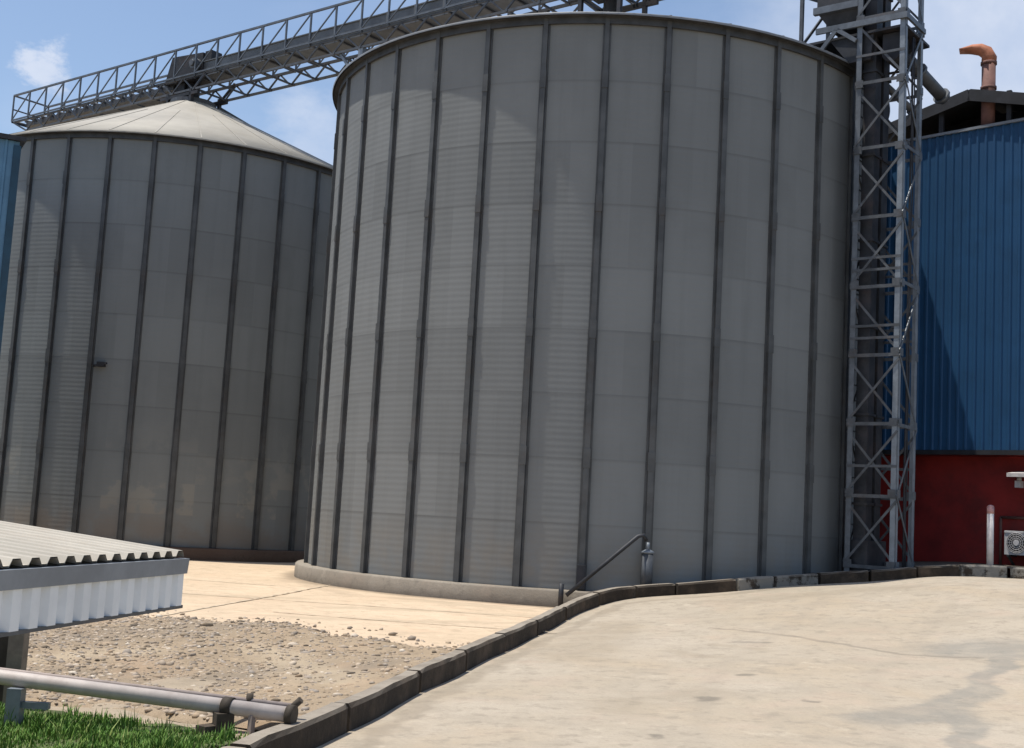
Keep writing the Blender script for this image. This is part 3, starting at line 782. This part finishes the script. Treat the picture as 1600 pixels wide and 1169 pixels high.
# ribbed sheet: trapezoid profile
prof = []; s = S0
while s < S1:
    prof += [(s, 0), (s + .100, 0), (s + .118, .028), (s + .158, .028), (s + .176, 0)]; s += .19
mb = MB(); vs = []; fs = []
for s, n in prof: vs += [wp(s, n, ZB), wp(s, n, ZTOP)]
for i in range(len(prof) - 1): fs.append((2 * i, 2 * i + 2, 2 * i + 3, 2 * i + 1))
mb.add(vs, fs)
mb.hexa([wp(S0, -.08, ZB + .02), wp(S1, -.08, ZB + .02), wp(S1, -.012, ZB + .02), wp(S0, -.012, ZB + .02), wp(S0, -.08, ZTOP), wp(S1, -.08, ZTOP), wp(S1, -.012, ZTOP), wp(S0, -.012, ZTOP)])
for s in (S0, S1): mb.hexa([wp(s, -.1, ZB), wp(s + .05, -.1, ZB), wp(s + .05, -DEP, ZB), wp(s, -DEP, ZB), wp(s, -.1, ZTOP), wp(s + .05, -.1, ZTOP), wp(s + .05, -DEP, ZTOP), wp(s, -DEP, ZTOP)])
mb.hexa([wp(S0, -DEP - .05, ZB), wp(S1, -DEP - .05, ZB), wp(S1, -DEP, ZB), wp(S0, -DEP, ZB), wp(S0, -DEP - .05, 9.7), wp(S1, -DEP - .05, 9.7), wp(S1, -DEP, 9.7), wp(S0, -DEP, 9.7)])
mbuild(mb, 'blue_cladding', M['blue'])
mb = MB(); mb.bar(wp(S0, .02, ZTOP + .03), wp(S1, .02, ZTOP + .03), .08, .06); mbuild(mb, 'top_flashing', M['fascia'])
mb = MB(); mb.bar(wp(S0, -.02, ZB - .05), wp(S1, -.02, ZB - .05), .14, .10); mbuild(mb, 'drip_edge', M['black'])
mb = MB()
mb.hexa([wp(S0 + .05, -.75, -.9), wp(S1 - .05, -.75, -.9), wp(S1 - .05, -.5, -.9), wp(S0 + .05, -.5, -.9), wp(S0 + .05, -.75, ZB - .1), wp(S1 - .05, -.75, ZB - .1), wp(S1 - .05, -.5, ZB - .1), wp(S0 + .05, -.5, ZB - .1)])
for s in (S0 + .05, S1 - .3): mb.hexa([wp(s, -.75, -.9), wp(s + .25, -.75, -.9), wp(s + .25, -DEP, -.9), wp(s, -DEP, -.9), wp(s, -.75, ZB - .1), wp(s + .25, -.75, ZB - .1), wp(s + .25, -DEP, ZB - .1), wp(s, -DEP, ZB - .1)])
mb.hexa([wp(S0, -.8, ZB - .09), wp(S1, -.8, ZB - .09), wp(S1, -.1, ZB - .09), wp(S0, -.1, ZB - .09), wp(S0, -.8, ZB + .01), wp(S1, -.8, ZB + .01), wp(S1, -.1, ZB + .01), wp(S0, -.1, ZB + .01)])
mbuild(mb, 'red_wall', M['red'])
mb = MB(); SR, ZR = 1.16, 9.86; SL0, SL1 = S0 - .15, S1 + .15; ZE0 = 9.28; ZE1 = 9.08; OV = .13
for (sa, za_, sb, zb_) in ((SL0, ZE0, SR, ZR), (SR, ZR, SL1, ZE1)):
    mb.hexa([wp(sa, OV, za_), wp(sb, OV, zb_), wp(sb, -DEP - .4, zb_), wp(sa, -DEP - .4, za_), wp(sa, OV, za_ + .10), wp(sb, OV, zb_ + .10), wp(sb, -DEP - .4, zb_ + .10), wp(sa, -DEP - .4, za_ + .10)])
rf = mbuild(mb, 'roof', M['roof_dark'])
mb = MB()
for (sa, za_, sb, zb_) in ((SL0, ZE0, SR, ZR), (SR, ZR, SL1, ZE1)): mb.bar(wp(sa, OV + .02, za_ - .03), wp(sb, OV + .02, zb_ - .03), .03, .26)
mbuild(mb, 'verge_board', M['black'], rf)
mb = MB()
for k in range(4): s = S0 + .2 + k * 1.55; mb.bar(wp(s, -.02, ZTOP), wp(s, -.02, ZE0 + (1 - abs(s - SR) / 2.72) * .75), .10)
mb.hexa([wp(S0, -1.2, ZTOP - .2), wp(S1, -1.2, ZTOP - .2), wp(S1, -1.15, ZTOP - .2), wp(S0, -1.15, ZTOP - .2), wp(SR - .9, -1.2, ZR - .15), wp(SR + .9, -1.2, ZR - .15), wp(SR + .9, -1.15, ZR - .15), wp(SR - .9, -1.15, ZR - .15)])  # black sheet behind the opening, painting in the shaded interior
mbuild(mb, 'gable_frame_dark_back', M['black'])
# exhaust duct through the verge, with a swept hood
ex = wp(1.466, -.15, 0); mb = MB()
mb.tube([(ex.x, ex.y, 8.9 + H), (ex.x, ex.y, 10.59 + H)], .15, 18)
for zz in (10.0, 10.57): mb.tube([(ex.x, ex.y, zz - .03 + H), (ex.x, ex.y, zz + .03 + H)], .175, 18)
du = mbuild(mb, 'exhaust_duct', M['rust_dark'], rf)
LD = Vector((-.92, .39, 0))        # way the hood points
secs = [(.0, 10.40, .16, .16), (-.01, 10.55, .16, .165), (.05, 10.66, .15, .16), (.18, 10.74, .13, .165), (.36, 10.76, .10, .17), (.62, 10.74, .025, .18)]
mb = MB(); vs = []; fs = []; n = 14
tang = [Vector((0, 0, 1)), Vector((0, 0, 1)), (LD * .7 + Vector((0, 0, .7))), LD * .93 + Vector((0, 0, .3)), LD, LD]
for (dd, zz, rh, rw), t in zip(secs, tang):
    t = t.normalized(); sdv = LD.cross(Vector((0, 0, 1))).normalized(); upv = sdv.cross(t).normalized()
    c_ = Vector((ex.x, ex.y, zz + .17 + H)) + LD * dd
    for k in range(n):
        g_ = 2 * PI * k / n; vs.append(c_ + upv * (rh * math.cos(g_)) + sdv * (rw * math.sin(g_)))
for i in range(len(secs) - 1):
    for k in range(n): fs.append((i * n + k, i * n + (k + 1) % n, (i + 1) * n + (k + 1) % n, (i + 1) * n + k))
mb.add(vs, fs, True); mb.f += [tuple(range(n)), tuple((len(secs) - 1) * n + k for k in range(n))]; mb.sm += [False, False]
mbuild(mb, 'exhaust_hood', M['rust'], rf)
# door canopy with its small lamp, and conduit along the red wall (fixed to it)
mb = MB(); mb.hexa([wp(2.14, -.5, 1.44), wp(3.3, -.5, 1.44), wp(3.3, .25, 1.38), wp(2.14, .25, 1.38), wp(2.14, -.5, 1.54), wp(3.3, -.5, 1.54), wp(3.3, .25, 1.46), wp(2.14, .25, 1.46)])
cn = mbuild(mb, 'door_canopy', M['white'])
mb = MB(); mb.tube([wp(2.28, -.05, 1.40), wp(2.28, -.05, 1.30)], .05, 10); mb.box(wp(2.28, -.05, 1.24), (.16, .12, .14), .78); mbuild(mb, 'canopy_lamp', M['ac'], cn)
mb = MB(); mb.tube([wp(1.72, -.46, .55), wp(3.5, -.46, .55)], .03, 8); mb.tube([wp(1.72, -.46, .55), wp(1.72, -.46, -.5)], .03, 8); mbuild(mb, 'conduit', M['rust_dark'])
# air conditioner on brackets
ac = thing('air_conditioner', wp(1.9, -.3, -.3), 'small cream outdoor air conditioner unit against the dark red wall', 'air conditioner')
cz = .02
mb = MB(); s0, s1 = 1.95, 2.67
mb.hexa([wp(s0, -.42, cz - .25), wp(s1, -.42, cz - .25), wp(s1, -.12, cz - .25), wp(s0, -.12, cz - .25), wp(s0, -.42, cz + .25), wp(s1, -.42, cz + .25), wp(s1, -.12, cz + .25), wp(s0, -.12, cz + .25)])
mb.bar(wp(s0, -.115, cz + .22), wp(s1, -.115, cz + .22), .02, .03)
bd = mbuild(mb, 'body', M['ac'], root=ac)
fc = wp(2.21, -.115, cz)
mb = MB(); mb.tube([fc, fc + WN * .008], .205, 28); fo = mbuild(mb, 'fan_opening', M['black'], root=ac)
mb = MB(); up_ = Vector((0, 0, 1))
for r in (.06, .10, .14, .18, .21):
    mb.tube([fc + WN * .02 + WD * (r * math.cos(2 * PI * k / 24)) + up_ * (r * math.sin(2 * PI * k / 24)) for k in range(25)], .005, 5, False)
for k in range(8): g_ = PI * k / 8; d_ = WD * math.cos(g_) + up_ * math.sin(g_); mb.bar(fc + WN * .022 - d_ * .21, fc + WN * .022 + d_ * .21, .006)
mb.tube([fc + WN * .016, fc + WN * .034], .055, 14)
mbuild(mb, 'fan_grille', M['ac'], root=ac)
for s in (2.03, 2.59):
    mb = MB(); mb.bar(wp(s, -.5, cz - .27), wp(s, -.1, cz - .27), .05, .04); mb.bar(wp(s, -.48, cz - .52), wp(s, -.14, cz - .28), .04); mbuild(mb, 'bracket', M['black'], root=ac)

# white marker post on the pavement edge
bp = Vector((9.14, 23.85, -.46 + H))
bo = thing('marker_post', bp, 'slim white painted post standing at the kerb before the red wall', 'post')
mb = MB(); mb.tube([(0, 0, -.1), (0, 0, 1.12)], .062, 16); mb.build('shaft', M['white'], bo)
M['pink'] = simple('faded_red_band', (.45, .25, .24), .7, 0, .2, 6)
mb = MB(); mb.tube([(0, 0, 1.0), (0, 0, 1.12)], .066, 16); mb.tube([(0, 0, 1.12), (0, 0, 1.15), (0, 0, 1.165)], [.066, .05, .01], 16); mb.build('cap', M['pink'], bo)

# ------------------------------------------------------------------ blue building at the far left
M['blue_pale'] = simple('faded_blue_sheet', (.085, .20, .33), .5, 0, .12, 1.5, (.06, .14, .24), .5, .8)
M['blue_dark'] = simple('dark_blue_trim', (.008, .045, .085), .5, 0, .2, 2)
bb = thing('blue_building', (-11.03, 27.0, Z_APRON - .05), 'pale blue clad building cut off at the left edge before the farther silo', 'building', rz=.45)
BX, BY, BD, BT = -11.03, 27.0, 4.0, 7.55 + H
prof = []; q = 0.
while q < 9: prof += [(q, 0), (q + .11, 0), (q + .13, .03), (q + .17, .03), (q + .19, 0)]; q += .21
mb = MB(); vs = []; fs = []
for q, n in prof: vs += [(BX - .14 - q, BY - n, .02), (BX - .14 - q, BY - n, BT)]
for i in range(len(prof) - 1): fs.append((2 * i, 2 * i + 1, 2 * i + 3, 2 * i + 2))
mb.add(vs, fs); mb.hexa([(BX - 9, BY + .01, 0), (BX - .02, BY + .01, 0), (BX - .02, BY + BD, 0), (BX - 9, BY + BD, 0), (BX - 9, BY + .01, BT), (BX - .02, BY + .01, BT), (BX - .02, BY + BD, BT), (BX - 9, BY + BD, BT)])
ob(mb, 'cladding', M['blue_pale'], bb)
mb = MB(); mb.box((BX - .06, BY - .01, BT / 2 - .05), (.15, .09, BT - .1)); ob(mb, 'corner_trim', M['blue_dark'], bb)
mb = MB(); mb.hexa([(BX - 9.1, BY - .12, BT), (BX + .10, BY - .12, BT), (BX + .10, BY + BD + .1, BT + .5), (BX - 9.1, BY + BD + .1, BT + .5), (BX - 9.1, BY - .12, BT + .10), (BX + .10, BY - .12, BT + .10), (BX + .10, BY + BD + .1, BT + .6), (BX - 9.1, BY + BD + .1, BT + .6)])
ob(mb, 'roof', M['roof_dark'], bb)
mb = MB(); mb.box((BX - 4.4, BY - .02, 1.2), (2.4, .06, 2.4)); ob(mb, 'door', M['blue_dark'], bb)

# ------------------------------------------------------------------ low shed at the left
KS_ = .55
F0 = Vector((-4.95, 3.2, 0)) * KS_; F1 = Vector((-3.42, 13.6, 0)) * KS_; FD = (F1 - F0).normalized(); FN = Vector((FD.y, -FD.x, 0))     # fascia line, its outward normal
def sp_(d, n, z): p = F1 - FD * (d * KS_) + FN * (n * KS_); return Vector((p.x, p.y, z * KS_ + H))
sh = thing('low_shed', (-3.4, 5.0, -1.6 + H), 'low shed with cream sheet roof and pale corrugated valance at the left edge', 'shed')
FL = 11.5; zf, zbv = -.635, -1.13; RD = -6.5; SLP = .095
mb = MB(); vs = []; fs = []; prof = []
d = 0.0
while d < FL:
    prof += [(d, 0), (d + .045, .056), (d + .165, .056), (d + .21, 0)]; d += .30
for d, h in prof:
    for n in (.04, RD): vs.append(sp_(d, n, zf + .03 + h - n * SLP))
for i in range(len(prof) - 1): fs.append((2 * i, 2 * i + 1, 2 * i + 3, 2 * i + 2))
mb.add(vs, fs)
vs = [(x, y, z - .007) for x, y, z in vs]; mb.add(vs, fs)
sr = ob(mb, 'roof', M['shed_roof'], sh)
mb = MB(); mb.hexa([sp_(-.07, .03, zf + .02), sp_(-.07, RD, zf + .02 - RD * SLP), sp_(.03, RD, zf + .02 - RD * SLP), sp_(.03, .03, zf + .02),
         sp_(-.07, .03, zf + .11), sp_(-.07, RD, zf + .11 - RD * SLP), sp_(.03, RD, zf + .11 - RD * SLP), sp_(.03, .03, zf + .11)])
ob(mb, 'verge_trim', M['shed_roof'], sr)
mb = MB(); mb.bar(sp_(0, -.14, zf - .03), sp_(FL, -.14, zf - .03), .05, .06); mb.bar(sp_(0, -3.4, zf + .26), sp_(FL, -3.4, zf + .26), .05, .06); ob(mb, 'purlin', M['shed_dark'], sh)
mb = MB(); mb.hexa([sp_(-.04, -.02, zf - .16), sp_(FL, -.02, zf - .16), sp_(FL, .075, zf - .16), sp_(-.04, .075, zf - .16), sp_(-.04, -.02, zf), sp_(FL, -.02, zf), sp_(FL, .09, zf), sp_(-.04, .09, zf)])
ob(mb, 'gutter', M['fascia'], sh)
mb = MB(); prof = []; d = -.05
while d < FL: prof += [(d, .0), (d + .05, .055), (d + .19, .055), (d + .24, .0)]; d += .30
vs = []; fs = []
for d, n in prof: vs += [sp_(d, n, zbv), sp_(d, n, zf - .155)]
for i in range(len(prof) - 1): fs.append((2 * i, 2 * i + 2, 2 * i + 3, 2 * i + 1))
mb.add(vs, fs)
mb.hexa([sp_(-.05, -.04, zbv), sp_(FL, -.04, zbv), sp_(FL, -.006, zbv), sp_(-.05, -.006, zbv), sp_(-.05, -.04, zf - .155), sp_(FL, -.04, zf - .155), sp_(FL, -.006, zf - .155), sp_(-.05, -.006, zf - .155)])
ob(mb, 'valance', M['valance'], sh)
mb = MB(); mb.bar(sp_(-.05, .02, zbv - .015), sp_(FL, .02, zbv - .015), .035, .018); ob(mb, 'bottom_rail', M['steel_mid'], sh)
for d in (2.2, 8.6):
    mb = MB(); p = sp_(d, -3.4, 0); mb.box((p.x, p.y, H - .98), (.09, .09, 1.44)); ob(mb, 'column', M['post_brown'], sh)
bx = thing('boarded_screen', (-3.7, 9.9, -1.6 + H), 'dark boarded screen with grey brown corner post behind the pale pipe', 'screen')
mb = MB(); mb.box((-3.62, 9.75, H - 1.28), (.115, .115, .80)); ob(mb, 'corner_post', M['post_brown'], bx)
mb = MB()
for k in range(12): mb.box((-3.76 - k * .16, 9.86 + .004 * (k % 2), H - 1.27 + .01 * (k % 3)), (.15, .03, .76))
ob(mb, 'boards', M['shed_dark'], bx)

# ------------------------------------------------------------------ pipes along the grass
def pl_(x, dz, dy=0): return Vector((x, pipe_y(x) + dy, H - 1.37 + dz))
tp1 = thing('water_pipe', pl_(-2.5, 0), 'thick pale pinkish pipe laid beside the grass up to the kerb', 'pipe')
mb = MB(); P0 = Vector((-6.5, 9.85, H - 1.23)); P1 = Vector((-1.36, 8.68, H - 1.405))
mb.tube([P0, P1], .052, 18); ob(mb, 'pipe', M['pipe'], tp1)
def on(x): t = (x - P0.x) / (P1.x - P0.x); return P0.lerp(P1, t)
mb = MB(); c_ = on(-1.36); d_ = (P1 - P0).normalized(); mb.tube([c_ - d_ * .02, c_ + d_ * .03], .068, 16); ob(mb, 'end_flange', M['iron'], tp1)
mb = MB(); c_ = on(-1.80); mb.tube([c_ - d_ * .035, c_ + d_ * .035], .066, 14); mb.box(c_ + Vector((-.02, -.03, -.10)), (.12, .10, .13), .5); mb.box(c_ + Vector((-.10, -.06, -.16)), (.16, .10, .09), .9); ob(mb, 'clamp', M['iron'], tp1)
mb = MB(); c_ = on(-1.62); mb.bar(c_ + Vector((0, -.03, -.03)), c_ + Vector((0, -.04, -.20)), .035); ob(mb, 'prop', M['pipe_thin'], tp1)
mb = MB(); c_ = on(-3.35); mb.box(c_ + Vector((0, -.06, -.46)), (.10, .10, .82)); mb.box(c_ + Vector((.14, -.06, -.16)), (.20, .05, .045)); ob(mb, 'support_post', M['steel_lit'], tp1)
tp2 = thing('conduit_pipe', pl_(-2.5, .05, .15), 'thin brown pipe running just behind the thick pale pipe', 'pipe')
mb = MB(); Q0 = Vector((-6.5, 10.10, H - 1.24)); Q1 = Vector((-1.38, 8.86, H - 1.375)); mb.tube([Q0, Q1], .02, 12); ob(mb, 'pipe', M['pipe_thin'], tp2)
mb = MB(); c_ = Q0.lerp(Q1, .94); mb.tube([c_ + Vector((0, 0, -.03)), c_ + Vector((0, 0, .05))], .025, 10); ob(mb, 'valve', M['iron'], tp2)
mb = MB(); mb.tube([Q1 - Vector((.02, 0, .03)), Q1 + Vector((.06, -.02, .05))], .024, 10); ob(mb, 'end_fitting', M['iron'], tp2)

# ------------------------------------------------------------------ down pipe and bollard-like tank at the big silo's foot
def sil(phi, r, z): v = on_wall(phi, r, z); return Vector((SA.x + v.x, SA.y + v.y, z + H))
dp = thing('drain_pipe', sil(R_(-7), RAD + .35, -1.3), 'dark slanting pipe leaning up to the grey cylinder at the big silo foot', 'pipe')
a = sil(R_(-6.4), RAD + .36, -1.32); b_ = sil(R_(4.2), RAD + .34, -.23); e_ = sil(R_(5.6), RAD + .30, -.24)
mb = MB(); mb.tube([a, a.lerp(b_, .5), b_, b_.lerp(e_, .6) + Vector((0, 0, .03)), e_ + Vector((0, 0, -.06))], .036, 12); ob(mb, 'pipe', M['iron'] if 0 else M['steel_dark'], dp)
mb = MB(); p = sil(R_(-7.2), RAD + .36, 0); mb.tube([(p.x, p.y, H - 1.5), (p.x, p.y, H - 1.12)], .045, 12); ob(mb, 'standpipe', M['steel_dark'], dp)
cy = thing('filter_cylinder', sil(R_(6.2), RAD + .20, -1.24), 'upright grey cylinder with pale cap standing against the big silo', 'cylinder')
p = sil(R_(6.0), RAD + .24, 0)
mb = MB(); mb.tube([(p.x, p.y, H - 1.24), (p.x, p.y, H - .51)], .10, 20); ob(mb, 'barrel', M['steel_mid'], cy)
mb = MB(); mb.tube([(p.x, p.y, H - .52), (p.x, p.y, H - .49), (p.x, p.y, H - .455)], [.112, .112, .05], 20); mb.tube([(p.x, p.y, H - .46), (p.x, p.y, H - .33)], .028, 10); ob(mb, 'cap', M['steel_lit'], cy)
mb = MB(); p = sil(R_(-4.3), RAD + .10, 0); mb.box((p.x, p.y, H - 1.0), (.15, .13, .42), R_(-4.3)); o = ob(mb, 'anchor_box', M['steel_dark'], nearS)

# ------------------------------------------------------------------ sky, sun, camera
SUN_EL, SUN_AZ = 75, -90          # azimuth clockwise from straight ahead
wd = bpy.data.worlds.new('World'); bpy.context.scene.world = wd; wd.use_nodes = True
nt = wd.node_tree; nt.nodes.clear()
out = nt.nodes.new('ShaderNodeOutputWorld')
sky = nt.nodes.new('ShaderNodeTexSky'); sky.sky_type = 'NISHITA'; sky.sun_disc = False
sky.sun_elevation = R_(SUN_EL); sky.sun_rotation = R_(SUN_AZ); sky.air_density = 1.0; sky.dust_density = 1.2; sky.ozone_density = 1.0
bg = nt.nodes.new('ShaderNodeBackground'); bg.inputs[1].default_value = .125
co = nt.nodes.new('ShaderNodeTexCoord').outputs['Generated']
def blob(d, r0, r1, amt, nsc=5.5, k=.9):
    d = Vector(d).normalized()
    s = nt.nodes.new('ShaderNodeVectorMath'); s.operation = 'DISTANCE'; nt.links.new(co, s.inputs[0]); s.inputs[1].default_value = d
    nn = noise(nt, nsc, 6, .62, scaled(nt, co, (1, 1, 1.6)))
    dd = math_n(nt, 'ADD', s.outputs['Value'], math_n(nt, 'MULTIPLY_ADD', nn, k * r1, -.5 * k * r1))
    return ramp(nt, dd, r1, r0, 0, amt)
m1 = blob((.36, .96, .42), .05, .26, .95)
m2 = blob((-.385, .975, .333), .003, .023, .8, 40, 3.2)
m3 = blob((-.16, .97, .27), .01, .07, .6, 18, 2.)
m4 = blob((-.05, .97, .50), .02, .16, .35)
mx = math_n(nt, 'MAXIMUM', math_n(nt, 'MAXIMUM', m1, m2), math_n(nt, 'MAXIMUM', m3, m4))
gn = noise(nt, 2.0, 6, .6, scaled(nt, co, (1, 1, 2)))
mx = math_n(nt, 'MAXIMUM', mx, ramp(nt, gn, .55, .8, 0, .35))
cl = mix_c(nt, ramp(nt, noise(nt, 7, 6, .6, co), .3, .7), (3.3, 3.95, 5.2), (5.0, 5.3, 6.0))
c = mix_c(nt, mx, sky.outputs[0], cl)
nt.links.new(c, bg.inputs[0]); nt.links.new(bg.outputs[0], out.inputs[0])

sl = bpy.data.lights.new('sun', 'SUN'); sl.energy = 4.0; sl.angle = R_(.55); sl.color = (1, .95, .86)
so = bpy.data.objects.new('sun', sl); C.objects.link(so)
az, e = R_(SUN_AZ), R_(SUN_EL)
sd = Vector((math.sin(az) * math.cos(e), math.cos(az) * math.cos(e), math.sin(e)))
so.rotation_euler = sd.to_track_quat('Z', 'Y').to_euler()

cam = bpy.data.cameras.new('camera'); co_ = bpy.data.objects.new('camera', cam); C.objects.link(co_)
cam.sensor_width = 36; cam.lens = 1971.985 / 1600 * 36; cam.clip_end = 2000; cam.clip_start = .1
p_, r_ = .112, .055
F = Vector((0, math.cos(p_), math.sin(p_))); u = Vector((0, -math.sin(p_), math.cos(p_))); x = Vector((1, 0, 0))
X = math.cos(r_) * x + math.sin(r_) * u; Y = -math.sin(r_) * x + math.cos(r_) * u
mw = Matrix((X, Y, -F)).transposed().to_4x4(); mw.translation = (0, 0, H)
co_.matrix_world = mw
sc = bpy.context.scene; sc.camera = co_
sc.view_settings.view_transform = 'Standard'; sc.view_settings.look = 'None'; sc.view_settings.exposure = .35; sc.view_settings.gamma = 1
